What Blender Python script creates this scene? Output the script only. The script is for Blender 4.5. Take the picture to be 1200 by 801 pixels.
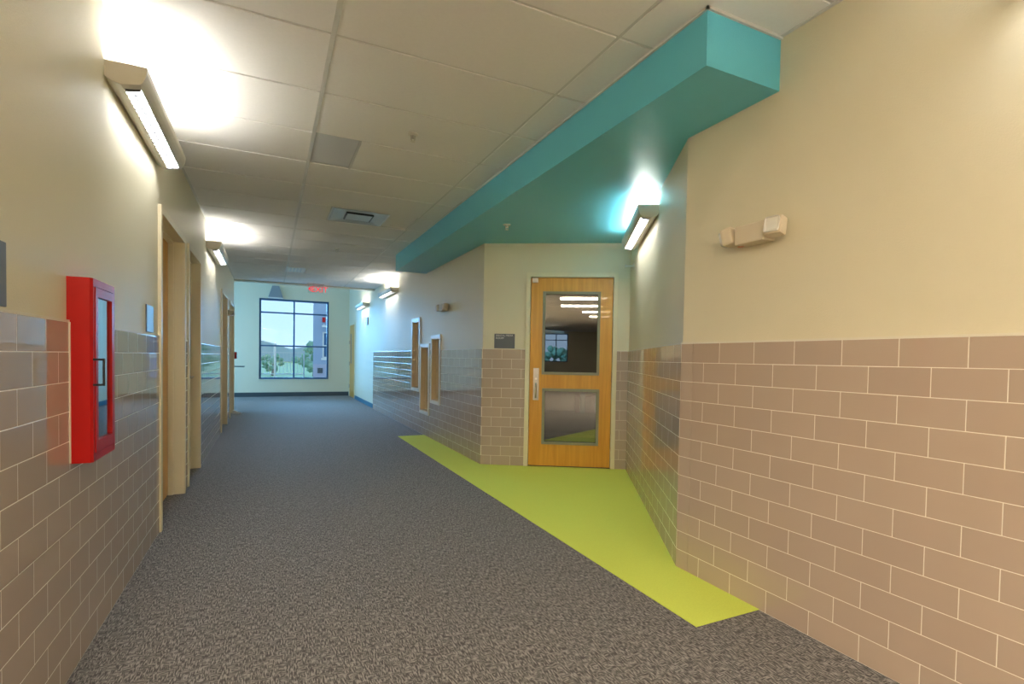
import bpy, bmesh, math, random
from mathutils import Vector, Matrix
random.seed(7)
S = bpy.context.scene
for o in list(bpy.data.objects): bpy.data.objects.remove(o)
COL = S.collection

# ------------------------------------------------------------------ camera
LENS_PX, CX, CY = 608.9, 611.2, 436.3
YAW, PITCH, ROLL, EYE = 0.45191, -0.02629, 0.01793, 1.2036
cam = bpy.data.objects.new('camera', bpy.data.cameras.new('camera'))
COL.objects.link(cam); S.camera = cam
fw = Vector((math.sin(YAW)*math.cos(PITCH), math.cos(YAW)*math.cos(PITCH), math.sin(PITCH)))
rt = Vector((math.cos(YAW), -math.sin(YAW), 0)); up = rt.cross(fw)
c_, s_ = math.cos(ROLL), math.sin(ROLL)
R_ = c_*rt + s_*up; U_ = -s_*rt + c_*up
cam.matrix_world = Matrix(((R_.x, U_.x, -fw.x, 0), (R_.y, U_.y, -fw.y, 0), (R_.z, U_.z, -fw.z, EYE), (0, 0, 0, 1)))
cam.data.sensor_fit = 'HORIZONTAL'; cam.data.sensor_width = 36
cam.data.lens = LENS_PX/1200*36
cam.data.shift_x = (600-CX)/1200; cam.data.shift_y = (CY-400.5)/1200
cam.data.clip_start = .02; cam.data.clip_end = 500

# ------------------------------------------------------------------ light & exposure
S.view_settings.view_transform = 'Standard'; S.view_settings.look = 'None'
S.view_settings.gamma = 1; S.view_settings.use_curve_mapping = False
S.view_settings.exposure = 2.35
SKY_STRENGTH = .28
UP_STRENGTH, DOWN_STRENGTH, FILL_STRENGTH = 7.0, 7.0, 11.0
FILL_COL = (1.0, .83, .60)  # warm tint of the fill panels added behind the camera
LAMP_COL = (.97, .98, 1.0)
VEST_FILL_COL = (.22, .58, 1.0)
VEST_W = 30
w = bpy.data.worlds.new('sky'); S.world = w; w.use_nodes = True
bg = w.node_tree.nodes['Background']; bg.inputs[0].default_value = (.50, .72, 1.0, 1); bg.inputs[1].default_value = SKY_STRENGTH

sun = bpy.data.objects.new('daylight', bpy.data.lights.new('daylight', 'SUN')); COL.objects.link(sun)
sun.data.energy = 1.35; sun.data.angle = math.radians(34); sun.data.color = (.20, .56, 1.0)
sun.rotation_euler = Vector((.17, -.97, -.10)).to_track_quat('-Z', 'Y').to_euler()

def area(name, loc, rotz, sx, sz, watts, colr):
    """a vertical area light just outside a glazed opening, facing along local +Y turned by rotz"""
    L = bpy.data.lights.new(name, 'AREA'); L.shape = 'RECTANGLE'; L.size = sx; L.size_y = sz
    L.energy = watts; L.color = colr
    o = bpy.data.objects.new(name, L); COL.objects.link(o)
    o.location = loc; o.rotation_euler = (math.radians(90), 0, rotz)
    return o

# ------------------------------------------------------------------ dimensions (metres)
XL, XR, H, YH, YE = -.666, 2.164, 2.738, 12.34, 16.468
TH, TL = .109, .2195            # tile course height, tile length
D2R = math.radians
FL = lambda y0: ((XL, y0, 0), D2R(-90))      # left wall, looking at it: local x = -(Y-y0), local y out of the wall
FR = lambda y0: ((XR, y0, 0), D2R(90))       # right wall: local x = Y-y0
C1 = (XR, 2.315, 0); C3 = (XR, 5.47, 0); C2 = (3.557, 4.633, 0)
FDIAG = (C1, D2R(59)); FDOOR = (C3, D2R(149)); FEND = ((0, YE, 0), D2R(180))
wv = Vector((-.515, -.857, 0)); vv = Vector((.857, -.515, 0))   # the hall behind the camera

# ------------------------------------------------------------------ materials
def mat(name, color, rough=.5, metal=0, spec=.5, coat=0, emit=None, estr=0, bump=0, bscale=300, var=0, vscale=8, trans=0):
    m = bpy.data.materials.new(name); m.use_nodes = True; nt = m.node_tree
    b = nt.nodes['Principled BSDF']; I = b.inputs
    I['Base Color'].default_value = (*color, 1); I['Roughness'].default_value = rough
    I['Metallic'].default_value = metal; I['Specular IOR Level'].default_value = spec
    I['Coat Weight'].default_value = coat; I['Coat Roughness'].default_value = .08
    if emit: I['Emission Color'].default_value = (*emit, 1); I['Emission Strength'].default_value = estr
    tc = nt.nodes.new('ShaderNodeTexCoord')
    if var:
        n = nt.nodes.new('ShaderNodeTexNoise'); n.inputs['Scale'].default_value = vscale; n.inputs['Detail'].default_value = 4
        nt.links.new(tc.outputs['Object'], n.inputs['Vector'])
        r = nt.nodes.new('ShaderNodeMapRange'); r.inputs[3].default_value = 1-var; r.inputs[4].default_value = 1+var
        nt.links.new(n.outputs['Fac'], r.inputs[0])
        mx = nt.nodes.new('ShaderNodeVectorMath'); mx.operation = 'SCALE'; mx.inputs[0].default_value = color
        nt.links.new(r.outputs[0], mx.inputs['Scale']); nt.links.new(mx.outputs[0], I['Base Color'])
    if bump:
        n = nt.nodes.new('ShaderNodeTexNoise'); n.inputs['Scale'].default_value = bscale; n.inputs['Detail'].default_value = 3
        nt.links.new(tc.outputs['Object'], n.inputs['Vector'])
        bp = nt.nodes.new('ShaderNodeBump'); bp.inputs['Strength'].default_value = bump; bp.inputs['Distance'].default_value = .004
        nt.links.new(n.outputs['Fac'], bp.inputs['Height']); nt.links.new(bp.outputs[0], I['Normal'])
    return m

def tile_mat(name, c1, c2, grout):
    m = bpy.data.materials.new(name); m.use_nodes = True; nt = m.node_tree; b = nt.nodes['Principled BSDF']
    tc = nt.nodes.new('ShaderNodeTexCoord'); sp = nt.nodes.new('ShaderNodeSeparateXYZ'); cb = nt.nodes.new('ShaderNodeCombineXYZ')
    nt.links.new(tc.outputs['Object'], sp.inputs[0])
    nt.links.new(sp.outputs['X'], cb.inputs['X']); nt.links.new(sp.outputs['Z'], cb.inputs['Y'])
    br = nt.nodes.new('ShaderNodeTexBrick'); br.offset = .5; br.offset_frequency = 2; br.squash = 1
    I = br.inputs
    I['Scale'].default_value = 1; I['Mortar Size'].default_value = .0017; I['Mortar Smooth'].default_value = .12
    I['Brick Width'].default_value = TL; I['Row Height'].default_value = TH; I['Bias'].default_value = 0
    I['Color1'].default_value = (*c1, 1); I['Color2'].default_value = (*c2, 1); I['Mortar'].default_value = (*grout, 1)
    nt.links.new(cb.outputs[0], I['Vector']); nt.links.new(br.outputs['Color'], b.inputs['Base Color'])
    mr = nt.nodes.new('ShaderNodeMapRange'); mr.inputs[3].default_value = .045; mr.inputs[4].default_value = .6
    nt.links.new(br.outputs['Fac'], mr.inputs[0]); nt.links.new(mr.outputs[0], b.inputs['Roughness'])
    b.inputs['Specular IOR Level'].default_value = .62
    # cushioned tile edges: a wider, softer copy of the joint feeds the bump
    br2 = nt.nodes.new('ShaderNodeTexBrick'); br2.offset = .5; br2.offset_frequency = 2
    J = br2.inputs; J['Scale'].default_value = 1; J['Mortar Size'].default_value = .004; J['Mortar Smooth'].default_value = 1
    J['Brick Width'].default_value = TL; J['Row Height'].default_value = TH
    J['Color1'].default_value = (1, 1, 1, 1); J['Color2'].default_value = (1, 1, 1, 1); J['Mortar'].default_value = (0, 0, 0, 1)
    nt.links.new(cb.outputs[0], J['Vector'])
    bp = nt.nodes.new('ShaderNodeBump'); bp.inputs['Strength'].default_value = .35; bp.inputs['Distance'].default_value = .002
    nt.links.new(br2.outputs['Color'], bp.inputs['Height'])
    ns = nt.nodes.new('ShaderNodeTexNoise'); ns.inputs['Scale'].default_value = 9; ns.inputs['Detail'].default_value = 1
    nt.links.new(cb.outputs[0], ns.inputs['Vector'])
    bp2 = nt.nodes.new('ShaderNodeBump'); bp2.inputs['Strength'].default_value = .12; bp2.inputs['Distance'].default_value = .004
    nt.links.new(ns.outputs['Fac'], bp2.inputs['Height']); nt.links.new(bp.outputs[0], bp2.inputs['Normal'])
    nt.links.new(bp2.outputs[0], b.inputs['Normal'])
    return m

def carpet_mat():
    m = bpy.data.materials.new('streaked grey carpet'); m.use_nodes = True; nt = m.node_tree; b = nt.nodes['Principled BSDF']
    tc = nt.nodes.new('ShaderNodeTexCoord')
    def noise(sx, sy, det=2):
        mp = nt.nodes.new('ShaderNodeMapping'); mp.inputs['Scale'].default_value = (sx, sy, 1)
        nt.links.new(tc.outputs['Object'], mp.inputs[0])
        n = nt.nodes.new('ShaderNodeTexNoise'); n.inputs['Scale'].default_value = 1; n.inputs['Detail'].default_value = det
        nt.links.new(mp.outputs[0], n.inputs['Vector']); return n.outputs['Fac']
    a, c, k = noise(190, 34), noise(34, 190), noise(30, 30, 1)
    st = nt.nodes.new('ShaderNodeMapRange'); st.inputs[1].default_value = .52; st.inputs[2].default_value = .58
    nt.links.new(k, st.inputs[0])
    mx = nt.nodes.new('ShaderNodeMix'); nt.links.new(st.outputs[0], mx.inputs[0]); nt.links.new(a, mx.inputs[2]); nt.links.new(c, mx.inputs[3])
    rp = nt.nodes.new('ShaderNodeValToRGB'); e = rp.color_ramp.elements
    e[0].position = .42; e[0].color = (.075, .070, .070, 1); e[1].position = .60; e[1].color = (.33, .31, .295, 1)
    q = e.new(.5); q.color = (.155, .147, .143, 1)
    nt.links.new(mx.outputs[0], rp.inputs[0]); nt.links.new(rp.outputs[0], b.inputs['Base Color'])
    b.inputs['Roughness'].default_value = .8; b.inputs['Specular IOR Level'].default_value = .3
    b.inputs['Sheen Weight'].default_value = .12; b.inputs['Sheen Roughness'].default_value = .4
    bp = nt.nodes.new('ShaderNodeBump'); bp.inputs['Strength'].default_value = .5; bp.inputs['Distance'].default_value = .003
    nt.links.new(mx.outputs[0], bp.inputs['Height']); nt.links.new(bp.outputs[0], b.inputs['Normal'])
    return m

def wood_mat(name, c1, c2):
    m = bpy.data.materials.new(name); m.use_nodes = True; nt = m.node_tree; b = nt.nodes['Principled BSDF']
    tc = nt.nodes.new('ShaderNodeTexCoord'); mp = nt.nodes.new('ShaderNodeMapping'); mp.inputs['Scale'].default_value = (26, 26, 1.6)
    n = nt.nodes.new('ShaderNodeTexNoise'); n.inputs['Scale'].default_value = 1; n.inputs['Detail'].default_value = 6; n.inputs['Distortion'].default_value = .8
    rp = nt.nodes.new('ShaderNodeValToRGB'); e = rp.color_ramp.elements
    e[0].position = .35; e[0].color = (*c1, 1); e[1].position = .65; e[1].color = (*c2, 1)
    nt.links.new(tc.outputs['Object'], mp.inputs[0]); nt.links.new(mp.outputs[0], n.inputs['Vector'])
    nt.links.new(n.outputs['Fac'], rp.inputs[0]); nt.links.new(rp.outputs[0], b.inputs['Base Color'])
    b.inputs['Roughness'].default_value = .32; b.inputs['Coat Weight'].default_value = .2
    return m

def glass_mat(name, tint=(.92, .96, .97), ior=1.5, boost=1.0):
    m = bpy.data.materials.new(name); m.use_nodes = True; nt = m.node_tree
    nt.nodes.remove(nt.nodes['Principled BSDF']); out = nt.nodes['Material Output']
    tr = nt.nodes.new('ShaderNodeBsdfTransparent'); tr.inputs[0].default_value = (*tint, 1)
    gl = nt.nodes.new('ShaderNodeBsdfGlossy'); gl.inputs['Roughness'].default_value = .01
    fr = nt.nodes.new('ShaderNodeFresnel'); fr.inputs[0].default_value = ior
    mu = nt.nodes.new('ShaderNodeMath'); mu.operation = 'MULTIPLY'; mu.use_clamp = True; mu.inputs[1].default_value = boost
    nt.links.new(fr.outputs[0], mu.inputs[0])
    mx = nt.nodes.new('ShaderNodeMixShader'); nt.links.new(mu.outputs[0], mx.inputs[0])
    nt.links.new(tr.outputs[0], mx.inputs[1]); nt.links.new(gl.outputs[0], mx.inputs[2]); nt.links.new(mx.outputs[0], out.inputs[0])
    return m

M = dict(
    wall=mat('beige orange-peel paint', (.78, .72, .535), .5, bump=.35, bscale=160),
    ceil=mat('white acoustic panel', (.92, .91, .90), .9, bump=.3, bscale=400, var=.03, vscale=60),
    tbar=mat('white ceiling tee', (.74, .74, .72), .35),
    tile=tile_mat('taupe glazed tile', (.50, .395, .32), (.54, .43, .345), (.90, .84, .74)),
    carpet=carpet_mat(),
    lime=mat('lime carpet', (.74, .84, .14), .85, spec=.2, bump=.5, bscale=500, var=.10, vscale=180),
    teal=mat('teal paint', (.14, .62, .82), .32, bump=.25, bscale=160),
    caulk=mat('pale trim bead', (.80, .75, .62), .5),
    frame=mat('cream hollow-metal frame', (.82, .75, .54), .42),
    tanwood=wood_mat('tan maple', (.76, .57, .33), (.84, .65, .40)),
    orange=wood_mat('orange maple', (.70, .32, .04), (.82, .40, .055)),
    bead=mat('olive grey glazing bead', (.30, .30, .21), .45),
    glass=glass_mat('clear glass'), dglass=glass_mat('door glass', (.50, .53, .51), 1.6, 5.0),
    wglass=glass_mat('window glass', (.93, .98, 1.0), 1.3),
    steel=mat('satin steel', (.55, .53, .50), .3, metal=1),
    black=mat('black plastic', (.02, .02, .02), .4),
    dark=mat('dark base', (.06, .075, .08), .5),
    bluebase=mat('teal vinyl base', (.02, .16, .26), .4),
    red=mat('red enamel', (.50, .003, .003), .35, spec=.35),
    grey=mat('blue-grey sign plastic', (.13, .145, .17), .35),
    white=mat('white enamel', (.80, .78, .72), .35),
    alm=mat('almond plastic', (.72, .62, .46), .4),
    housing=mat('sand metal housing', (.62, .58, .48), .4),
    fill_panel=mat('troffer light', (1, 1, 1), emit=FILL_COL, estr=FILL_STRENGTH),  # glow of the added ceiling fill behind the camera
    lampup=mat('lamp tube light', (1, 1, 1), emit=LAMP_COL, estr=UP_STRENGTH),
    lampdn=mat('lamp louver light', (1, 1, 1), emit=(.98, .99, 1.0), estr=DOWN_STRENGTH),
    winframe=mat('dark blue window frame', (.045, .12, .24), .4),
    exitred=mat('lit red lettering', (.8, .02, .02), emit=(1, .02, .04), estr=.22),
    acrylic=glass_mat('clear acrylic', (.90, .95, .93)),
    grille=mat('grey grille', (.64, .66, .68), .5), shade=mat('grey shade', (.30, .31, .32), .5),
    blade=mat('grey louver blade', (.07, .07, .075), .6),
    amber=mat('amber indicator', (.75, .30, .12), .3),
    metal=mat('diffuser metal', (.55, .58, .60), .3),
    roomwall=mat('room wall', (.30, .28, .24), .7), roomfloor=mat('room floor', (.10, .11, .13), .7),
    concrete=mat('pale concrete', (.62, .62, .60), .8, var=.05), grass=mat('dry grass', (.25, .36, .14), .9, var=.3, vscale=3),
    leaf=mat('leaf green', (.26, .44, .30), .7, var=.5, vscale=12), bark=mat('bark', (.16, .11, .07), .8),
    stucco=mat('blue-grey stucco', (.33, .40, .50), .7, bump=.3, bscale=60),
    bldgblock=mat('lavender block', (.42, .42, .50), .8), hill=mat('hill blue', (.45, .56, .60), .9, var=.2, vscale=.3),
    fence=mat('pale steel fence', (.55, .60, .62), .4), cab_in=mat('cabinet interior', (.50, .60, .70), .5),
    binder=mat('red binder', (.40, .03, .03), .5), paper=mat('white paper', (.75, .75, .72), .6),
    letter=mat('white lettering', (.85, .85, .85), .5),
)

# ------------------------------------------------------------------ mesh helpers
def box(bm, x0, x1, y0, y1, z0, z1, bev=0):
    vs = [bm.verts.new((x, y, z)) for x in (x0, x1) for y in (y0, y1) for z in (z0, z1)]
    fs = [bm.faces.new([vs[i] for i in f]) for f in ((0,1,3,2),(4,6,7,5),(0,4,5,1),(2,3,7,6),(0,2,6,4),(1,5,7,3))]
    if bev:
        es = list({e for f in fs for e in f.edges})
        bmesh.ops.bevel(bm, geom=es, offset=bev, segments=2, affect='EDGES', profile=.6)
def prism(bm, pts, z0, z1, axis='z'):
    """extrude a closed outline. axis z: pts=(x,y); axis x: pts=(y,z) between x=z0..z1"""
    def P(p, t): return (p[0], p[1], t) if axis == 'z' else ((t, p[0], p[1]) if axis == 'x' else (p[0], t, p[1]))
    a = [bm.verts.new(P(p, z0)) for p in pts]; b = [bm.verts.new(P(p, z1)) for p in pts]; n = len(pts)
    bm.faces.new(a[::-1]); bm.faces.new(b)
    for i in range(n): bm.faces.new((a[i], a[(i+1) % n], b[(i+1) % n], b[i]))
def tube(bm, pts, r, seg=10, cap=True):
    pts = [Vector(p) for p in pts]; rings = []
    for i, p in enumerate(pts):
        d = (pts[min(i+1, len(pts)-1)] - pts[max(i-1, 0)]).normalized()
        u = d.orthogonal().normalized() if not rings else (rings[-1][1] - d*rings[-1][1].dot(d)).normalized()
        v = d.cross(u); rr = r[i] if isinstance(r, (list, tuple)) else r
        rings.append(([bm.verts.new(p + (u*math.cos(t) + v*math.sin(t))*rr) for t in [2*math.pi*k/seg for k in range(seg)]], u))
    for (a, _), (b, _) in zip(rings, rings[1:]):
        for k in range(seg): bm.faces.new((a[k], a[(k+1) % seg], b[(k+1) % seg], b[k]))
    if cap: bm.faces.new(rings[0][0][::-1]); bm.faces.new(rings[-1][0])
def obj(name, bm, material, parent=None, smooth=False, frame=None, label=None):
    bmesh.ops.recalc_face_normals(bm, faces=bm.faces)
    me = bpy.data.meshes.new(name); bm.to_mesh(me); bm.free(); me.materials.append(material)
    if smooth:
        for p in me.polygons: p.use_smooth = True
    o = bpy.data.objects.new(name, me); COL.objects.link(o)
    if parent: o.parent = parent
    if frame: o.location = frame[0]; o.rotation_euler = (0, 0, frame[1])
    if label: o['label'] = label
    return o
def nb(): return bmesh.new()
def boxes(name, L, material, parent=None, bev=0, **k):
    bm = nb()
    for b in L: box(bm, *b, bev)
    return obj(name, bm, material, parent, **k)
def thing(name, label, cat, frame, dx=0, z=0, group=None, dy=0):
    o = bpy.data.objects.new(name, None); COL.objects.link(o); o.empty_display_size = .1
    (x, y, z0), r = frame
    o.location = (x + dx*math.cos(r) - dy*math.sin(r), y + dx*math.sin(r) + dy*math.cos(r), z0+z); o.rotation_euler = (0, 0, r)
    o['label'] = label; o['category'] = cat
    if group: o['group'] = group
    return o
def tag(o, label, cat, group=None):
    o['label'] = label; o['category'] = cat
    if group: o['group'] = group
    return o
def st(o): o['kind'] = 'structure'; return o
def sroot(name, frame, dx=0, z=0):
    o = bpy.data.objects.new(name, None); COL.objects.link(o)
    (x, y, z0), r = frame
    o.location = (x + dx*math.cos(r), y + dx*math.sin(r), z0+z); o.rotation_euler = (0, 0, r); o['kind'] = 'structure'
    return o
def holed(bm, x0, x1, z0, z1, y0, y1, holes):
    """a slab with rectangular holes (hx0,hx1,hz0,hz1)"""
    hs = [(max(a, x0), min(b, x1), max(c, z0), min(d, z1)) for a, b, c, d in holes]
    hs = [h for h in hs if h[1] > h[0] and h[3] > h[2]]
    xs = sorted({x0, x1, *[h[0] for h in hs], *[h[1] for h in hs]})
    for a, b in zip(xs, xs[1:]):
        m = (a+b)/2; z = z0
        for h in sorted([h for h in hs if h[0] <= m <= h[1]], key=lambda h: h[2]):
            if h[2] > z: box(bm, a, b, y0, y1, z, h[2])
            z = max(z, h[3])
        if z < z1: box(bm, a, b, y0, y1, z, z1)
def text_obj(name, body, size, material, parent, loc, rot, align='LEFT', depth=.001):
    cu = bpy.data.curves.new(name, 'FONT'); cu.body = body; cu.size = size; cu.extrude = depth; cu.align_x = align
    t = bpy.data.objects.new(name, cu); COL.objects.link(t)
    dg = bpy.context.evaluated_depsgraph_get(); me = bpy.data.meshes.new_from_object(t.evaluated_get(dg))
    bpy.data.objects.remove(t); me.materials.clear(); me.materials.append(material)
    o = bpy.data.objects.new(name, me); COL.objects.link(o); o.parent = parent; o.location = loc; o.rotation_euler = rot
    return o

# ------------------------------------------------------------------ room shell
# floor
st(boxes('floor', [(-16, 6, -24, YE, -.12, 0)], M['carpet']))
bm = nb(); prism(bm, [(1.75, 1.74), (XR, 1.74), (XR, 2.315), (3.557, 4.633), (XR, 5.47), (XR, 7.845), (1.75, 7.845)], .0005, .004)
st(obj('trim_1', bm, M['lime']))['label'] = 'lime green carpet inlay'
# left wall, openings for four doors
doorsL = [(4.20, 5.225), (5.53, 6.34), (9.10, 10.17), (11.04, 12.05)]
YL0 = 2.21
holesL = [(-(b-YL0)-.045, -(a-YL0)+.045, -.01, 2.175) for a, b in doorsL]
CABY = (2.425, 2.75)
bm = nb(); holed(bm, -(YH-YL0), YL0-1.70, 0, 3.4, -.14, 0, holesL)
wl = st(obj('wall_left', bm, M['wall'], frame=FL(YL0)))
bm = nb(); holed(bm, -(YH-YL0), YL0-1.70, 0, 12*TH, 0, .008, [(h[0]-.005, h[1]+.005, h[2], h[3]) for h in holesL])
obj('tile_wainscot', bm, M['tile'], parent=wl)
bm = nb(); holed(bm, -(YH-YL0), YL0-1.70, 12*TH, 12*TH+.008, 0, .009, [(h[0]-.005, h[1]+.005, h[2], h[3]) for h in holesL])
obj('tile_cap', bm, M['caulk'], parent=wl)
# right wall, near stretch
bm = nb(); holed(bm, -2.633, .282, 0, 3.4, -.14, 0, [])
wr = st(obj('wall_right', bm, M['wall'], frame=FR(2.033)))
boxes('tile_wainscot', [(-2.633, .191, 0, .008, 0, 12*TH)], M['tile'], parent=wr)
tcn = boxes('tile_corner_trim', [(.01, .098, 0, .0085, 0, 12*TH)], M['tile'], parent=wr); tcn.location = (.184, 0, 0)
boxes('tile_cap', [(-2.633, .282, 0, .009, 12*TH, 12*TH+.008)], M['caulk'], parent=wr)
# right wall beyond the recess, with the three slot windows
NICHE = [(8.155, 8.675, .648, 1.834), (7.593, 8.114, .325, 1.409), (7.045, 7.514, .528, 1.525)]
nh = [(a+.044-C3[1], b-.044-C3[1], c+.044, d-.044) for a, b, c, d in NICHE]
DR = (15.22, 16.20)
drh = (DR[0]-5.47-.045, DR[1]-5.47+.045, -.01, 2.145)
bm = nb(); holed(bm, 0, YE-5.47, 0, 3.4, -.14, 0, nh + [drh])
wf = st(obj('wall_right_far', bm, M['wall'], frame=FR(5.47)))
bm = nb(); holed(bm, 0, 12.306-5.47, 0, 12*TH, 0, .008, nh)
obj('tile_wainscot', bm, M['tile'], parent=wf)
bm = nb(); holed(bm, 0, 12.306-5.47, 12*TH, 12*TH+.008, 0, .009, nh)
obj('tile_cap', bm, M['caulk'], parent=wf)
st(boxes('baseboard_right', [(12.306-5.47, DR[0]-5.47-.05, 0, .012, 0, .10)], M['bluebase'], frame=FR(5.47)))
# recess: diagonal wall and door wall
DLEN = 2.704
wd = st(boxes('wall_recess_right', [(0, DLEN+.1, -.14, 0, 0, 2.6)], M['wall'], frame=FDIAG))
boxes('tile_wainscot', [(0, DLEN, 0, .008, 0, 12*TH)], M['tile'], parent=wd)
boxes('tile_cap', [(0, DLEN, 0, .009, 12*TH, 12*TH+.008)], M['caulk'], parent=wd)
SD0, SD1 = .53, 1.445
bm = nb(); holed(bm, -1.70, 0, 0, 2.6, -.14, 0, [(-SD1-.043, -SD0+.043, -.01, 2.158)])
wb = st(obj('wall_recess_back', bm, M['wall'], frame=FDOOR))
bm = nb(); holed(bm, -1.625, 0, 0, 12*TH, 0, .008, [(-SD1-.05, -SD0+.05, -.01, 3)])
obj('tile_wainscot', bm, M['tile'], parent=wb)
bm = nb(); holed(bm, -1.625, 0, 12*TH, 12*TH+.008, 0, .009, [(-SD1-.05, -SD0+.05, -.01, 3)])
obj('tile_cap', bm, M['caulk'], parent=wb)
# teal soffit over the recess
bm = nb(); prism(bm, [(1.70, 1.72), (XR, 1.72), (XR, 2.315), (3.557, 4.633), (XR, 5.47), (XR, 7.90), (1.70, 7.90)], 2.49, H+.01)
st(obj('ceiling_soffit', bm, M['teal']))
boxes('soffit_edge_trim', [(1.688, 1.70, 1.708, 7.91, H-.012, H), (1.688, XR, 1.708, 1.72, H-.012, H)], M['tbar'])
st(bpy.data.objects['soffit_edge_trim']).name = 'trim_2'
# end wall with window opening
WX0, WX1, WZ0, WZ1 = -.268, 1.582, .497, 2.79
bm = nb(); holed(bm, -XR-.2, 2.6, 0, 3.5, -.16, 0, [(-WX1, -WX0, WZ0, WZ1)])
st(obj('wall_end', bm, M['wall'], frame=FEND))
st(boxes('baseboard_end', [(-XR, 2.4, 0, .014, 0, .12)], M['dark'], frame=FEND))
# vestibule to the left at the far end, with an unseen side opening added for light
st(boxes('wall_vestibule_near', [(-2.6, XL-.14, YH-.14, YH, 0, 3.5)], M['wall']))
FV = ((-2.4, 0, 0), D2R(-90))
bm = nb(); holed(bm, -YE, -YH, 0, 3.5, -.16, 0, [(-16.0, -12.8, .02, 2.75)])
st(obj('wall_vestibule_side', bm, M['wall'], frame=FV))
# header where the tiled ceiling stops, higher ceiling beyond
st(boxes('ceiling_header', [(XL, XR, YH-.12, YH, H-.035, 3.4)], M['caulk']))
st(boxes('ceiling_high', [(-2.7, XR+.2, YH-.1, YE+.2, 3.4, 3.5)], M['ceil']))

# panelled ceiling: recessed-edge panels hung in a grid of tees
M1, YC, GX, GY = .269, 2.069, 1.2192, .6096
special = {(0, 3): 'half', (0, 6): 'diff', (0, 13): 'half2'}
bm = nb()
box(bm, -9, 6, -22, YH-.1, H+.014, H+.06)
for i in range(-7, 5):
    for j in range(-39, 18):
        x0, x1 = M1+GX*i+.010, M1+GX*(i+1)-.010; y0, y1 = YC+GY*j+.010, YC+GY*(j+1)-.010
        if y0 > YH-.13: continue
        y1 = min(y1, YH-.125)
        if x1 < -8 or (j < -8 and (x0 > 2.3 or x1 < -11)): continue
        k = special.get((i, j))
        if k == 'half' or k == 'half2': x0 = M1+GX/4+.016
        if k == 'diff':
            if True: x0 = x0  # left half panel only
            box(bm, x0, M1+.30, y0, y1, H, H+.014)
            continue
        box(bm, x0, x1, y0, y1, H, H+.014)
st(obj('ceiling', bm, M['ceil']))
bm = nb()
for i in range(-7, 5):
    x = M1+GX*i; ww = .012
    dz = -.003 if i == 0 else .004
    box(bm, x-ww, x+ww, -22, YH-.121, H+dz, H+.016)
for j in range(-39, 18):
    y = YC+GY*j; box(bm, -9, 6, y-.012, y+.012, H+.006, H+.016)
box(bm, M1+GX/4+.001, M1+GX/4+.013, YC+3*GY, YC+4*GY, H-.002, H+.016)
box(bm, M1+.305, M1+.317, YC+6*GY, YC+7*GY, H-.002, H+.016)
st(obj('ceiling_grid', bm, M['tbar']))
# wall angle along the left wall
st(boxes('trim_3', [(XL, XL+.02, 1.7, YH-.12, H-.004, H+.004), (XR-.018, XR, -.6, 1.72, H-.004, H+.004), (XR-.018, XR, 7.91, YH-.12, H-.004, H+.004)], M['tbar']))

# hall behind the camera, where the building bends
A0 = Vector((XL, 1.70, 0)); B0 = Vector((XR, -.60, 0)); HL = 17.0
la = A0.dot(wv); lb = B0.dot(wv); va = A0.dot(vv); vb = B0.dot(vv)
def P2(l, v): p = wv*l + vv*v; return (p.x, p.y, 0)
# local frames: left hall wall normal = +vv, right hall wall normal = -vv, end wall normal = -wv
FHL = (tuple(A0), math.atan2(-vv.x, vv.y)); FHR = (tuple(B0), math.atan2(vv.x, -vv.y)); FHE = (P2(HL, 0), math.atan2(wv.x, -wv.y))
def along(frame): r = frame[1]; return Vector((math.cos(r), math.sin(r), 0)).dot(wv)
sl = along(FHL); sr = along(FHR)
def seg(s, L): return (0, L) if s > 0 else (-L, 0)
for nm, fr, s, L in (('wall_hall_left', FHL, sl, HL-la), ('wall_hall_right', FHR, sr, HL-lb)):
    a, b = seg(s, L); o = st(boxes(nm, [(a, b, -.14, 0, 0, 3.0)], M['wall'], frame=fr))
    boxes('tile_wainscot', [(a, b, 0, .008, 0, 12*TH)], M['tile'], parent=o)
xh = Vector((math.cos(FHE[1]), math.sin(FHE[1]), 0)).dot(vv)
hx = sorted((-1.33*xh, -.03*xh)); xa, xb = sorted((va*xh, vb*xh))
bm = nb(); holed(bm, xa-.2, xb+.2, 0, 3.0, -.14, 0, [(hx[0], hx[1], 1.08, 2.63)])
st(obj('wall_hall_end', bm, M['wall'], frame=FHE))
wn = sroot('window_2', FHE)
boxes('window_frame', [(hx[0], hx[0]+.05, -.1, -.04, 1.08, 2.63), (hx[1]-.05, hx[1], -.1, -.04, 1.08, 2.63), (hx[0]+.05, hx[1]-.05, -.1, -.04, 1.08, 1.13),
      (hx[0]+.05, hx[1]-.05, -.1, -.04, 2.58, 2.63), ((hx[0]+hx[1])/2-.025, (hx[0]+hx[1])/2+.025, -.1, -.04, 1.13, 2.58), (hx[0]+.05, hx[1]-.05, -.1, -.05, 2.25, 2.29)], M['winframe'], parent=wn)
# dark classroom seen through the glazed door
bm = nb()
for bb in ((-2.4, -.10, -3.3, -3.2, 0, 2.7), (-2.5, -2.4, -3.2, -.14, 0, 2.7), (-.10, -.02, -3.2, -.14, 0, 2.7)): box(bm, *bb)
st(obj('wall_classroom', bm, M['roomwall'], frame=FDOOR))

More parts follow.
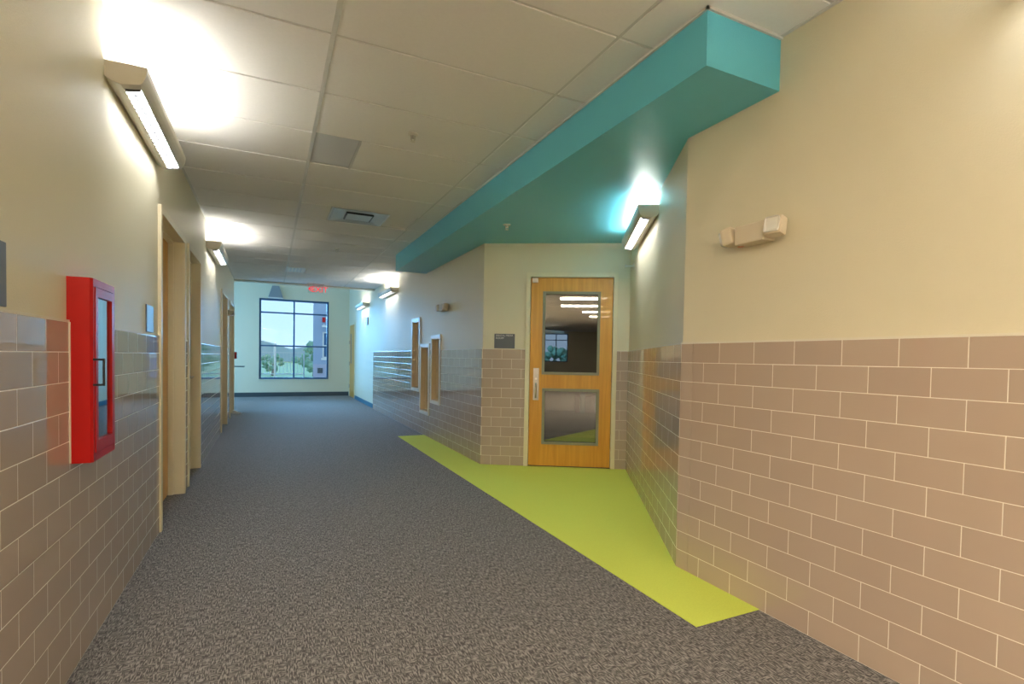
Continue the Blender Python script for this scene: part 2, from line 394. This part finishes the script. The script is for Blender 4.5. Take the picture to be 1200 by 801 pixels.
# ------------------------------------------------------------------ end window
wn = sroot('window_1', FEND)
a, b = -WX1, -WX0
fr = [(a, a+.05, -.10, -.03, WZ0, WZ1), (b-.05, b, -.10, -.03, WZ0, WZ1), (a+.05, b-.05, -.10, -.03, WZ0, WZ0+.05), (a+.05, b-.05, -.10, -.03, WZ1-.05, WZ1),
      (-.637-.022, -.637+.022, -.10, -.03, WZ0+.05, WZ1-.05)]
for z in (1.452, 2.40):
    fr += [(a+.05, -.637-.022, -.098, -.032, z-.02, z+.02), (-.637+.022, b-.05, -.098, -.032, z-.02, z+.02)]
boxes('window_frame', fr, M['winframe'], parent=wn)
boxes('glass', [(a+.04, b-.04, -.068, -.062, WZ0+.04, WZ1-.04)], M['wglass'], parent=wn)
boxes('window_reveal', [(a-.035, a, -.03, .012, WZ0-.035, WZ1+.035), (b, b+.035, -.03, .012, WZ0-.035, WZ1+.035), (a, b, -.03, .012, WZ1, WZ1+.035), (a, b, -.03, .02, WZ0-.035, WZ0)], M['wall'], parent=wn)
# vestibule glazing out of the camera's sight, added so blue light enters there
wn = sroot('window_3_added', FV)
fr = []
for x in (-16.0, -14.95, -13.9, -12.85): fr.append((x, x+.05, -.1, -.03, .02, 2.75))
for z in (.02, 2.15, 2.70): fr.append((-15.95, -12.85, -.098, -.032, z, z+.05))
boxes('window_frame', fr, M['winframe'], parent=wn)

# three slot windows in the far right wall
NL = ['window_4', 'window_5', 'window_6']
for (y0, y1, z0, z1), nm in zip(NICHE, NL):
    r = sroot(nm, FR(5.47)); x0, x1 = y0-5.47, y1-5.47; t = .045
    boxes('window_frame', [(x0, x0+t, 0, .022, z0, z1), (x1-t, x1, 0, .022, z0, z1), (x0+t, x1-t, 0, .022, z0, z0+t), (x0+t, x1-t, 0, .022, z1-t, z1)], M['white'], parent=r, bev=.002)
    d = .135; xi, xj, zi, zj = x0+t+.001, x1-t-.001, z0+t+.001, z1-t-.001
    boxes('window_jamb', [(xi, xi+.012, -d, .012, zi, zj), (xj-.012, xj, -d, .012, zi, zj), (xi+.012, xj-.012, -d, .012, zi, zi+.012), (xi+.012, xj-.012, -d, .012, zj-.012, zj)], M['tanwood'], parent=r)
    boxes('window_stop', [(xj-.03, xj-.012, -.075, -.06, zi+.012, zj-.012), (xi+.012, xi+.03, -.075, -.06, zi+.012, zj-.012)], M['tanwood'], parent=r)
    boxes('glass', [(xi+.012, xj-.012, -.125, -.12, zi+.012, zj-.012)], M['dglass'], parent=r)
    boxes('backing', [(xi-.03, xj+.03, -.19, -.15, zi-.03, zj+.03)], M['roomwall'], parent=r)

# ------------------------------------------------------------------ doors
def lever(parent, x, z, y, s):
    bm = nb(); tube(bm, [(x, y, z), (x, y+.012, z)], .03, 18); tube(bm, [(x, y+.01, z), (x, y+.06, z)], .01, 10)
    tube(bm, [(x, y+.055, z), (x+s*.02, y+.062, z), (x+s*.11, y+.06, z-.003), (x+s*.125, y+.045, z-.003)], [.011, .010, .008, .007], 10)
    return obj('lever_handle', bm, M['steel'], parent=parent, smooth=True)
def metal_frame(parent, x0, x1, top, face=.05, out=.02, depth=.14, m='frame'):
    return boxes('door_frame', [(x0-face, x0, -depth, out, 0, top+face), (x1, x1+face, -depth, out, 0, top+face), (x0, x1, -depth, out, top, top+face)], M[m], parent=parent, bev=.002)
names = ['door_2', 'door_3', 'door_4', 'door_5']
for nm, (y0, y1), hs in zip(names, doorsL, (0, 1, 0, 0)):
    r = sroot(nm, FL(YL0)); x0, x1 = -(y1-YL0), -(y0-YL0)
    metal_frame(r, x0, x1, 2.13)
    lf = boxes('door_leaf', [(x0+.003, x1-.003, -.145, -.10, .008, 2.127)], M['orange'], parent=r)
    boxes('door_stop', [(x0, x0+.016, -.10, -.062, 0, 2.13), (x1-.016, x1, -.10, -.062, 0, 2.13), (x0+.016, x1-.016, -.10, -.062, 2.114, 2.13)], M['frame'], parent=r)
    if hs: lever(lf, x0+.07, .96, -.10, 1)
    else: lever(lf, x1-.07, .96, -.10, -1)
# right far door, leaf with a tall vision panel
r = sroot('door_6', FR(5.47)); x0, x1 = DR[0]-5.47, DR[1]-5.47
metal_frame(r, x0, x1, 2.10)
bm = nb(); holed(bm, x0+.003, x1-.003, .008, 2.097, -.04, .006, [(x1-.30, x1-.14, .98, 1.85)])
lf = obj('door_leaf', bm, M['orange'], parent=r)
boxes('glass', [(x1-.30, x1-.14, -.012, .004, .98, 1.85)], M['winframe'], parent=r, label='dark vision panel')
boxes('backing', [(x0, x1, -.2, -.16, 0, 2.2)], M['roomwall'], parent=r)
boxes('hinge', [(x1-.004, x1+.02, -.03, .03, 1.55, 1.66)], M['steel'], parent=r); boxes('hinge', [(x1-.004, x1+.02, -.03, .03, .25, .36)], M['steel'], parent=r)
boxes('hinge', [(x1-.004, x1+.02, -.03, .03, .92, 1.03)], M['steel'], parent=r)

# the orange maple door in the recess
r = sroot('door_1', FDOOR)
metal_frame(r, -SD1, -SD0, 2.115, face=.048, out=.022)
bm = nb()
LT = [(-1.284, -.690, 1.056, 1.937), (-1.290, -.700, .274, .858)]
holed(bm, -SD1+.004, -SD0-.004, .010, 2.111, -.06, -.015, LT)
lf = obj('door_leaf', bm, M['orange'], parent=r)
for x0, x1, z0, z1 in LT:
    t = .022
    boxes('glazing_bead', [(x0-t, x0+.008, -.015, -.003, z0-t, z1+t), (x1-.008, x1+t, -.015, -.003, z0-t, z1+t), (x0+.008, x1-.008, -.015, -.003, z0-t, z0+.008), (x0+.008, x1-.008, -.015, -.003, z1-.008, z1+t)], M['bead'], parent=r, bev=.002)
    boxes('glass', [(x0, x1, -.042, -.036, z0, z1)], M['dglass'], parent=r)
# pull plate with thumb lock and recessed grip
px = -.607
pp = boxes('pull_plate', [(px-.032, px+.032, -.015, -.010, .745, 1.105)], M['steel'], parent=r, bev=.002)
bm = nb(); tube(bm, [(px, -.012, 1.035), (px, .004, 1.035)], .017, 16); obj('lock_cylinder', bm, M['steel'], parent=pp)
bm = nb(); tube(bm, [(px, -.012, .985), (px, -.002, .985)], .012, 16); obj('thumb_button', bm, M['white'], parent=pp)
bm = nb(); tube(bm, [(px, -.012, .935), (px, .028, .925), (px, .034, .87), (px, .028, .79), (px, -.012, .775)], .010, 10); obj('pull_handle', bm, M['steel'], parent=pp, smooth=True)
boxes('door_holder', [(-.612, -.548, -.015, .018, 2.055, 2.105)], M['steel'], parent=r, bev=.004)
for z in (1.75, 1.02, .28):
    bm = nb(); tube(bm, [(-SD1-.004, -.006, z-.06), (-SD1-.004, -.006, z+.06)], .009, 8); obj('hinge', bm, M['steel'], parent=r)

# ------------------------------------------------------------------ wall lamps
LOUV = nb()
def lamp(frame, dx, z, label, near=1):
    """wedge wall light, 1.2 m long; local x from 0 to 1.206, top at z=0"""
    L = 1.206; t = thing('wall_lamp', label, 'lamp', frame, dx, z, 'wedge wall lamps along the hall')
    # cross-section (y out, z): flat back, curved belly, lip at the front, open tray on top
    outer = [(0, 0), (0, -.070), (.015, -.082), (.035, -.091), (.058, -.0960), (.130, -.0828), (.140, -.072), (.148, -.055), (.156, -.028), (.158, 0)]
    inner = [(.148, 0), (.146, -.025), (.138, -.045), (.010, -.045), (.010, 0)]
    bm = nb(); prism(bm, outer + inner, .006, L-.006, axis='x'); obj('housing', bm, M['housing'], parent=t)
    bm = nb(); prism(bm, outer, 0, .006, axis='x'); obj('end_cap', bm, M['housing'], parent=t)
    bm = nb(); prism(bm, outer, L-.006, L, axis='x'); obj('end_cap', bm, M['housing'], parent=t)
    bm = nb()
    for yy in (.045, .105): tube(bm, [(.05, yy, -.028), (L-.05, yy, -.028)], .011, 8)
    obj('tube', bm, M['lampup'], parent=t)
    # lit strip set on the front of the belly with cross blades
    p0, p1 = Vector((0, .064, -.0948)), Vector((0, .124, -.0838)); n = Vector((0, .18, -.98)).normalized()
    lv = bm = nb()
    a, b, c, d = [bm.verts.new((x, *(p + n*.0010)[1:])) for x, p in ((.05, p0), (L-.05, p0), (L-.05, p1), (.05, p1))]; bm.faces.new((a, b, c, d))
    bm2 = bm; lens = obj('louver_lens', bm2, M['lampdn'], parent=t)
    bm = nb(); N = 22
    for i in range(N+1):
        x = .05 + (L-.1)*i/N
        vs = [bm.verts.new((x+dx_, *(p + n*h)[1:])) for dx_ in (-.0035, .0035) for p in (p0, p1) for h in (.0005, .0100)]
        for f in ((0,1,3,2),(4,6,7,5),(0,4,5,1),(2,3,7,6),(0,2,6,4),(1,5,7,3)): bm.faces.new([vs[q] for q in f])
    pm = (p0+p1)/2
    vs = [bm.verts.new((x, *(pm + Vector((0, s*.0015, s*.0003)) + n*h)[1:])) for x in (.05, L-.05) for s in (-1, 1) for h in (.0005, .0070)]
    for f in ((0,1,3,2),(4,6,7,5),(0,4,5,1),(2,3,7,6),(0,2,6,4),(1,5,7,3)): bm.faces.new([vs[q] for q in f])
    obj('louver_blades', bm, M['blade'], parent=lens)
    return t
def lampL(ya, label): return lamp(FL(YL0), -(ya+1.206-YL0), 2.50, label)
def lampR(ya, label): return lamp(FR(0), ya, 2.50, label)
lampL(2.924, 'long sand-coloured wedge lamp high on the left wall, nearest and largest in view')
lampL(7.00, 'smaller wedge lamp on the left wall beyond the second doorway')
lampR(9.785, 'bright wedge lamp on the far right wall just past the teal soffit')
lampR(12.92, 'farthest wedge lamp on the right wall near the end door')
lampR(-.357, 'wedge lamp at the top right corner of the view, mostly out of frame')
lamp(FDIAG, .958, 2.395, 'wedge lamp on the recess wall glowing under the teal soffit')
for k, (fr, s, l, side) in enumerate([(FHL, sl, 2.2, 'left'), (FHL, sl, 7.5, 'left'), (FHR, sr, 3.5, 'right'), (FHR, sr, 9, 'right'), (FHL, sl, 12, 'left')]):
    x = l if s > 0 else -l-1.206
    lamp(fr, x, 2.50, '%s wedge lamp on the %s wall of the hall behind the camera' % (['first', 'second', 'first', 'second', 'third'][k], side))

# glowing ceiling panels added behind the camera as warm fill for the near end
for k, (l, lv) in enumerate(((1.4, .35), (3.2, .35), (5.0, 1.0), (6.8, 1.3))):
    p = wv*l + vv*lv
    t = thing('ceiling_fill_panel', 'added warm fill panel in the hall ceiling behind the camera', 'lamp', ((p.x, p.y, H), math.atan2(vv.y, vv.x)), group='added fill panels in the hall behind')
    boxes('lens', [(-.58, .58, -.28, .28, -.004, 0)], M['fill_panel'], parent=t)
    boxes('fill_panel_frame', [(-.61, -.58, -.31, .31, -.008, 0), (.58, .61, -.31, .31, -.008, 0), (-.58, .58, -.31, -.28, -.008, 0), (-.58, .58, .28, .31, -.008, 0)], M['white'], parent=t)

# ------------------------------------------------------------------ red cabinet
Y0, Y1 = 2.43, 2.748; t = thing('extinguisher_cabinet', 'red steel wall cabinet with a glazed door and wire pull on the left wall', 'cabinet', FL(YL0), -(Y1-YL0), .788)
Wc, Hc, Dc = Y1-Y0, .687, .073
bm = nb(); prism(bm, [(0, .008), (0, Dc-.014), (.014, Dc), (Wc-.014, Dc), (Wc, Dc-.014), (Wc, .008)], 0, Hc)
# open the front: separate ring instead of a solid
bm.free(); bm = nb()
holed(bm, 0, Wc, 0, Hc, .0, Dc-.012, [(.03, Wc-.03, .03, Hc-.03)])
obj('cabinet_body', bm, M['red'], parent=t)
bm = nb()
prism(bm, [(0, Dc-.012), (0, Dc-.006), (.010, Dc+.002), (.028, Dc+.002), (.028, Dc-.012)], 0, Hc)
prism(bm, [(Wc-.028, Dc-.012), (Wc-.028, Dc+.002), (Wc-.010, Dc+.002), (Wc, Dc-.006), (Wc, Dc-.012)], 0, Hc)
box(bm, .028, Wc-.028, Dc-.012, Dc+.002, 0, .028); box(bm, .028, Wc-.028, Dc-.012, Dc+.002, Hc-.028, Hc)
obj('trim_frame', bm, M['red'], parent=t)
bm = nb(); holed(bm, .031, Wc-.031, .031, Hc-.031, Dc-.012, Dc+.005, [(.062, Wc-.062, .075, Hc-.065)])
dr = obj('cabinet_door', bm, M['red'], parent=t)
boxes('door_glass', [(.058, Wc-.058, Dc-.008, Dc-.004, .07, Hc-.06)], glass_mat('cabinet glass', (.85, .92, .97), 1.6, 2.0), parent=dr)
boxes('cabinet_back', [(.031, Wc-.031, .009, .014, .031, Hc-.031)], M['cab_in'], parent=t)
bm = nb(); hz0, hz1, hx0 = .29, .385, Wc-.012
tube(bm, [(Wc-.045, Dc+.004, hz0), (Wc-.045, Dc+.026, hz0), (Wc-.045, Dc+.028, hz0+.004)], .004, 8)
bm.free(); bm = nb()
tube(bm, [(Wc-.012, Dc, hz0), (Wc-.012, Dc+.035, hz0)], .004, 8); tube(bm, [(Wc-.012, Dc, hz1), (Wc-.012, Dc+.035, hz1)], .004, 8)
tube(bm, [(Wc-.012, Dc+.033, hz0-.003), (Wc-.012, Dc+.033, hz1+.003)], .004, 8)
obj('pull_handle', bm, M['black'], parent=dr)
bm = nb(); tube(bm, [(.10 + .022*math.sin(k/16*math.pi*2.2), .045, .13+.42*k/16) for k in range(17)], .006, 8)
obj('hose', bm, M['black'], parent=t, smooth=True, label='curved dark hose behind the glass')
boxes('caulk_bead', [(Wc, Wc+.006, 0, .012, .002, .52)], M['caulk'], parent=t)

# ------------------------------------------------------------------ wall signs
def plaque(frame, dx, z, w_, h_, label, name='wall_sign', m='grey'):
    t = thing(name, label, 'sign', frame, dx, z); boxes('plate', [(0, w_, 0, .008, 0, h_)], M[m], parent=t, bev=.002); return t
plaque(FL(YL0), -(1.93-YL0), 1.322, .20, .178, 'blue-grey plaque at the left edge of the view above the tiles')
plaque(FL(YL0), -(3.97-YL0), 1.325, .20, .165, 'grey room plaque between the red cabinet and the first doorway')
t = plaque(FDOOR, -.361, 1.318, .230, .163, 'dark grey room sign with white lettering left of the orange door', 'room_sign')
text_obj('lettering', 'DIGITAL MEDIA', .028, M['letter'], t, (.214, .0085, .135), (D2R(90), 0, D2R(180)), depth=.0004)
text_obj('lettering', 'ROOM', .030, M['letter'], t, (.214, .0085, .105), (D2R(90), 0, D2R(180)), depth=.0004)
t = thing('wall_sign', 'small dark sign high on the far right wall near the end door', 'sign', FR(0), 13.05, 1.97)
boxes('plate', [(0, .20, 0, .03, 0, .18)], M['grey'], parent=t, bev=.003)

# ------------------------------------------------------------------ emergency lights
def emergency(frame, dx, z, label, m='alm'):
    t = thing('emergency_light', label, 'lamp', frame, dx, z)
    b_ = boxes('battery_case', [(0, .165, 0, .085, 0, .092)], M[m], parent=t, bev=.006)
    boxes('indicator', [(.15, .175, .03, .05, -.002, .002)], M['amber'], parent=b_)
    for x, a in ((.214, 28), (-.050, -25)):
        bm = nb(); box(bm, -.042, .042, -.03, .030, -.044, .044, .014)
        hd = obj('lamp_head', bm, M[m], parent=t); hd.location = (x, .062, .052); hd.rotation_euler = (D2R(10 if x < 0 else -14), 0, D2R(10 if x < 0 else -75))
        bm = nb(); box(bm, -.034, .034, .028, .034, -.036, .036, .012); ln = obj('lens', bm, M['white'] if x < 0 else M['steel'], parent=hd)
        bm = nb(); tube(bm, [(min(max(x, 0), .165), .045, .05), (x, .05, .05)], .012, 10); obj('neck', bm, M[m], parent=t)
    return t
emergency(FR(0), 1.72, 1.785, 'almond emergency light with two lamp heads on the near right wall')
emergency(FR(0), 6.75, 1.83, 'small emergency light on the far right wall above the slot windows')
emergency(FL(YL0), -(10.55-YL0), 1.87, 'distant emergency light on the left wall between the last two doorways')

# small sidewall sprinkler in the recess
t = thing('sidewall_sprinkler', 'small white bracket on the recess wall below the lamp', 'sprinkler', FDIAG, 2.42, 2.19)
bm = nb(); tube(bm, [(0, 0, 0), (0, .008, 0)], .028, 18); tube(bm, [(0, .006, 0), (0, .085, 0)], .010, 10); obj('escutcheon', bm, M['white'], parent=t)
boxes('deflector', [(-.022, .022, .085, .089, -.012, .014)], M['steel'], parent=t)

# ------------------------------------------------------------------ ceiling fittings
def sprinkler(x, y, z, label):
    t = thing('ceiling_sprinkler', label, 'sprinkler', ((x, y, z), 0))
    bm = nb(); tube(bm, [(0, 0, 0), (0, 0, -.006), (0, 0, -.010)], [.036, .034, .018], 24); obj('escutcheon', bm, M['white'], parent=t, smooth=False)
    bm = nb(); tube(bm, [(0, 0, -.008), (0, 0, -.030)], .009, 12); tube(bm, [(-.014, 0, -.010), (-.012, 0, -.04), (0, 0, -.048)], .003, 6); tube(bm, [(.014, 0, -.010), (.012, 0, -.04), (0, 0, -.048)], .003, 6)
    obj('sprinkler_body', bm, M['steel'], parent=t)
    bm = nb(); tube(bm, [(0, 0, -.048), (0, 0, -.051)], .016, 16); obj('deflector', bm, M['white'], parent=t)
sprinkler(.883, 3.60, H, 'nearest sprinkler head in the middle of the white panel ceiling')
sprinkler(.861, 7.915, H, 'farther sprinkler head in the white ceiling past the air diffuser')
sprinkler(2.046, 4.596, 2.49, 'sprinkler head under the teal soffit')

t = thing('return_grille', 'flat grey grille panel in the ceiling beside the bright grid tee', 'vent', ((M1+.012, YC+3*GY+.012, H), 0))
gw, gl = GX/4-.012, GY-.024
boxes('grille_frame', [(0, gw, 0, gl, .004, .012)], M['grille'], parent=t)
boxes('grille_bars', [(.004, gw-.004, .006+.0145*k, .013+.0145*k, 0, .005) for k in range(int((gl-.01)/.0145))], M['grille'], parent=t)
t = thing('air_diffuser', 'square metal supply diffuser with a central core in the ceiling', 'vent', ((M1+.318, YC+6*GY+.012, H), 0))
W2 = .588; gl = .585
bm = nb()
def sring(bm, a, z0, b, z1):
    """sloped square ring from inset a at z0 to inset b at z1, 3 mm thick"""
    for th in (0,):
        q = [[(i, i), (W2-i, i), (W2-i, gl-i), (i, gl-i)] for i in (a, b)]
        va_ = [bm.verts.new((*p, z0)) for p in q[0]]; vb_ = [bm.verts.new((*p, z1)) for p in q[1]]
        for k in range(4): bm.faces.new((va_[k], va_[(k+1) % 4], vb_[(k+1) % 4], vb_[k]))
sring(bm, .001, 0, .02, -.003); sring(bm, .02, -.003, .15, .012)
obj('diffuser_cone', bm, M['metal'], parent=t)
bm = nb(); box(bm, .165, W2-.165, .165, gl-.165, -.006, .004, .003); obj('core_plate', bm, M['metal'], parent=t)
boxes('core_frame', [(.150, .165, .150, gl-.150, -.004, .012), (W2-.165, W2-.150, .150, gl-.150, -.004, .012), (.165, W2-.165, .150, .165, -.004, .012), (.165, W2-.165, gl-.165, gl-.150, -.004, .012)], M['black'], parent=t)
t = thing('ceiling_vent', 'small pale vent panel in the far ceiling beside the bright grid tee', 'vent', ((M1+.012, YC+13*GY+.012, H), 0))
boxes('vent_face', [(0, gw, 0, GY-.024, -.002, .010)], M['white'], parent=t)
boxes('vent_slot', [(.04+.055*k, .07+.055*k, .05, GY-.08, -.003, -.0015) for k in range(4)], M['metal'], parent=t)

# exit sign: clear panel hung from the ceiling
t = thing('exit_sign', 'red lettered EXIT sign with left arrow hanging before the end window', 'sign', ((1.04, 12.05, H), D2R(180)))
boxes('canopy', [(-.02, .33, -.03, .03, -.022, 0)], M['white'], parent=t, bev=.003)
boxes('sign_panel', [(0, .31, -.003, .003, -.20, -.022)], M['acrylic'], parent=t)
text_obj('lettering', 'EXIT', .165, M['exitred'], t, (.245, .005, -.175), (D2R(90), 0, D2R(180)), depth=.002)
bm = nb(); prism(bm, [(.245, -.055), (.305, -.115), (.245, -.175), (.262, -.115)], .004, .007, axis='y'); obj('arrow', bm, M['exitred'], parent=t)

# grey tapered fixture above the end window
t = thing('wall_sconce', 'grey tapered sconce on the end wall above the window', 'lamp', FEND, -.15, 2.79)
bm = nb()
for (n0, y1, z0) in (): pass
pts0 = [(-.19, 0), (.19, 0), (.19, .14), (-.19, .14)]; pts1 = [(-.09, 0), (.09, 0), (.09, .08), (-.09, .08)]
va_ = [bm.verts.new((*p, .03)) for p in pts0]; vb_ = [bm.verts.new((*p, .36)) for p in pts1]
bm.faces.new(va_[::-1]); bm.faces.new(vb_)
for k in range(4): bm.faces.new((va_[k], va_[(k+1) % 4], vb_[(k+1) % 4], vb_[k]))
obj('shade', bm, M['shade'], parent=t)
boxes('diffuser', [(-.195, .195, .002, .145, 0, .03)], M['white'], parent=t)

# items by the far left corner
t = thing('fire_alarm_pull', 'small red fire alarm pull by the far left corner', 'alarm', ((XL+.0, YH-.12, 1.10), D2R(-90)), -.09)
boxes('alarm_body', [(0, .10, 0, .055, 0, .14)], M['red'], parent=t, bev=.005); boxes('alarm_handle', [(.02, .08, .055, .065, .05, .075)], M['white'], parent=t)
t = thing('wall_shelf', 'thin dark ledge projecting past the far left corner', 'shelf', ((-2.4, 13.55, .90), D2R(-90)))
t.location = (-1.0, 13.55, 0)
boxes('shelf_top', [(-.2, .2, -.3, .48, .905, .925)], M['dark'], parent=t, bev=.004)
boxes('shelf_post', [(-.03, .03, -.1, -.04, 0, .905)], M['steel'], parent=t)
bm = nb(); prism(bm, [(0, 0), (.16, 0), (.16, .012), (0, .07)], 0, .05, axis='y')
o = obj('door_wedge', bm, M['paper']); o.location = (XL+.005, 11.9, .0); tag(o, 'pale wedge on the floor at the foot of the last left doorway', 'doorstop')

# ------------------------------------------------------------------ things inside the classroom
def at(frame, x, y, z=0): (a, b, c), r = frame; return (a + x*math.cos(r) - y*math.sin(r), b + x*math.sin(r) + y*math.cos(r), c+z)
t = thing('low_bookcase', 'low bookcase dimly seen through the lower glass of the orange door', 'bookcase', FDOOR, -1.75, 0, dy=-2.3)
boxes('case', [(0, 1.2, -.3, -.28, 0, .75), (0, .02, -.28, 0, 0, .75), (1.18, 1.2, -.28, 0, 0, .75), (.02, 1.18, -.28, 0, .0, .03), (.02, 1.18, -.28, 0, .36, .38), (.02, 1.18, -.28, 0, .73, .75)], M['tanwood'], parent=t)
x = .05
for k in range(8):
    wdt = random.uniform(.05, .09); hgt = random.uniform(.24, .31)
    f = (at(FDOOR, -1.75+x, -2.3-.06, .381), FDOOR[1]); mm = M['binder'] if k % 3 else M['paper']
    o = boxes('binder', [(0, wdt, -.2, 0, 0, hgt)], mm, frame=f, bev=.004)
    tag(o, '%s binder standing on the low bookcase shelf behind the door glass' % ('red' if k % 3 else 'white'), 'binder', 'binders on the low bookcase')
    x += wdt + random.choice((.004, .06))

# ------------------------------------------------------------------ outdoors
o = boxes('ground', [(-90, 90, YE+.3, 140, -.25, -.15)], M['grass']); st(o)
o = boxes('path', [(-20, 20, YE+.3, 22.0, -.15, -.12)], M['concrete']); st(o)
o = boxes('street', [(-60, 60, 27.5, 33, -.15, -.12)], M['concrete']); st(o)
# building wing outside the right pane
t = thing('building_wing', 'blue-grey building wing with window and wall light outside the right pane', 'building', ((1.54, 22, -.15), D2R(-5)))
bm = nb(); holed(bm, 0, 6, 1.0, 7.5, 0, .3, [(.34, 1.3, 1.25, 2.28)]); box(bm, 0, .3, .3, 4.5, 0, 7.5); box(bm, 5.7, 6, .3, 4.5, 0, 7.5); obj('wall', bm, M['stucco'], parent=t)
boxes('base_wall', [(0, 6, 0, .3, 0, 1.0)], M['bldgblock'], parent=t)
boxes('window_frame', [(.34, .40, .05, .12, 1.25, 2.28), (.40, 1.3, .05, .12, 1.25, 1.30), (.40, 1.3, .05, .12, 2.23, 2.28), (.40, 1.3, .05, .12, 1.72, 1.76), (1.24, 1.3, .05, .12, 1.3, 2.23)], M['white'], parent=t)
boxes('window_pane', [(.40, 1.24, .08, .10, 1.30, 2.23)], M['winframe'], parent=t)
boxes('window_sill', [(.30, 1.34, -.05, .05, 1.17, 1.25)], M['white'], parent=t)
boxes('strobe', [(.33, .45, -.05, 0, 2.66, 2.85)], M['red'], parent=t)
bm = nb(); tube(bm, [(.40, 0, 2.56), (.40, -.16, 2.56)], .02, 8); box(bm, .32, .55, -.28, -.08, 2.46, 2.53, .01); obj('wall_light', bm, M['white'], parent=t)
boxes('vent', [(.17, .36, -.03, 0, .65, .85)], M['dark'], parent=t)
# fence
t = thing('fence', 'pale railing fence with thin balusters beyond the path outside', 'fence', ((-7.6, 26, -.15), 0))
boxes('rail', [(0, 9, -.02, .02, .45, .50), (0, 9, -.02, .02, 1.42, 1.47)], M['fence'], parent=t)
for k in range(6): boxes('post', [(1.8*k, 1.8*k+.06, -.03, .03, 0, 1.55)], M['fence'], parent=t)
for k in range(60): boxes('baluster', [(.15*k+.06, .15*k+.075, -.008, .008, .50, 1.42)], M['fence'], parent=t)
t = thing('bollard_post', 'tall white post standing outside the left pane', 'post', ((.20, 24, -.15), 0))
bm = nb(); tube(bm, [(0, 0, 0), (0, 0, 1.78)], .045, 12); obj('pole', bm, M['white'], parent=t)
bm = nb(); tube(bm, [(0, 0, 1.78), (0, 0, 1.83)], [.06, .02], 12); obj('cap', bm, M['white'], parent=t)
# shrubs and trees
def blob(bm, c, r, seed):
    rnd = random.Random(seed)
    for k in range(int(46)):
        th = rnd.uniform(0, 6.28); ph = math.acos(rnd.uniform(-1, 1)); rr = r*rnd.uniform(.55, 1)
        p = Vector((c[0]+rr*math.sin(ph)*math.cos(th), c[1]+rr*math.sin(ph)*math.sin(th), c[2]+.8*rr*math.cos(ph)))
        s = r*rnd.uniform(.12, .28)
        bmesh.ops.create_icosphere(bm, subdivisions=1, radius=s, matrix=Matrix.Translation(p) @ Matrix.Rotation(rnd.uniform(0, 3), 4, 'X') @ Matrix.Diagonal((1, 1, .7, 1)))
places = [(-4.4, 36, 1.0, 1.25), (-1.7, 38, 1.2, 1.3), (.2, 37, .75, 1.1), (2.6, 36, 1.2, 1.6), (5.0, 38, 1.1, 1.4), (-7.2, 38, 1.2, 1.4)]
desc = ['left of the post', 'centred in the left pane', 'just left of the mullion', 'just right of the mullion', 'by the building corner', 'at the far left of the view']
for k, ((x, y, r, h_), ds) in enumerate(zip(places, desc)):
    t = thing('shrub', 'bushy green shrub beyond the fence, '+ds, 'shrub', ((x, y, -.15), 0), group='shrubs beyond the fence')
    bm = nb(); blob(bm, (0, 0, h_*.75), r, k); obj('foliage', bm, M['leaf'], parent=t)
    bm = nb(); tube(bm, [(0, 0, 0), (.05, 0, h_*.4), (0, 0, h_*.8)], [.12, .09, .05], 8); obj('stem', bm, M['bark'], parent=t)
bm = nb(); n = 40; top = []
rnd = random.Random(3)
for k in range(n+1):
    x = -70+140*k/n; h_ = 4.2 + 1.6*math.sin(k*.5) + rnd.uniform(-.5, .5)
    top.append((x, h_))
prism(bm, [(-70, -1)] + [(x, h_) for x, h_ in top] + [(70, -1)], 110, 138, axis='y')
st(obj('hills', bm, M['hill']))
# shrub outside the window of the hall behind
hp = wv*(HL+4.5) + vv*(-.9)
t = thing('shrub', 'leafy bush outside the rear window, seen only in the orange door glass', 'shrub', ((hp.x, hp.y, -.15), 0))
bm = nb(); blob(bm, (0, 0, 1.3), 1.1, 77); obj('foliage', bm, M['leaf'], parent=t)
bm = nb(); tube(bm, [(0, 0, 0), (.05, 0, .7), (0, 0, 1.4)], [.12, .09, .05], 8); obj('stem', bm, M['bark'], parent=t)

# blue area light added outside the unseen vestibule glazing to brighten the far end
area('vestibule_fill', (-2.75, 14.4, 1.45), D2R(-90), 3.1, 2.6, VEST_W, VEST_FILL_COL)
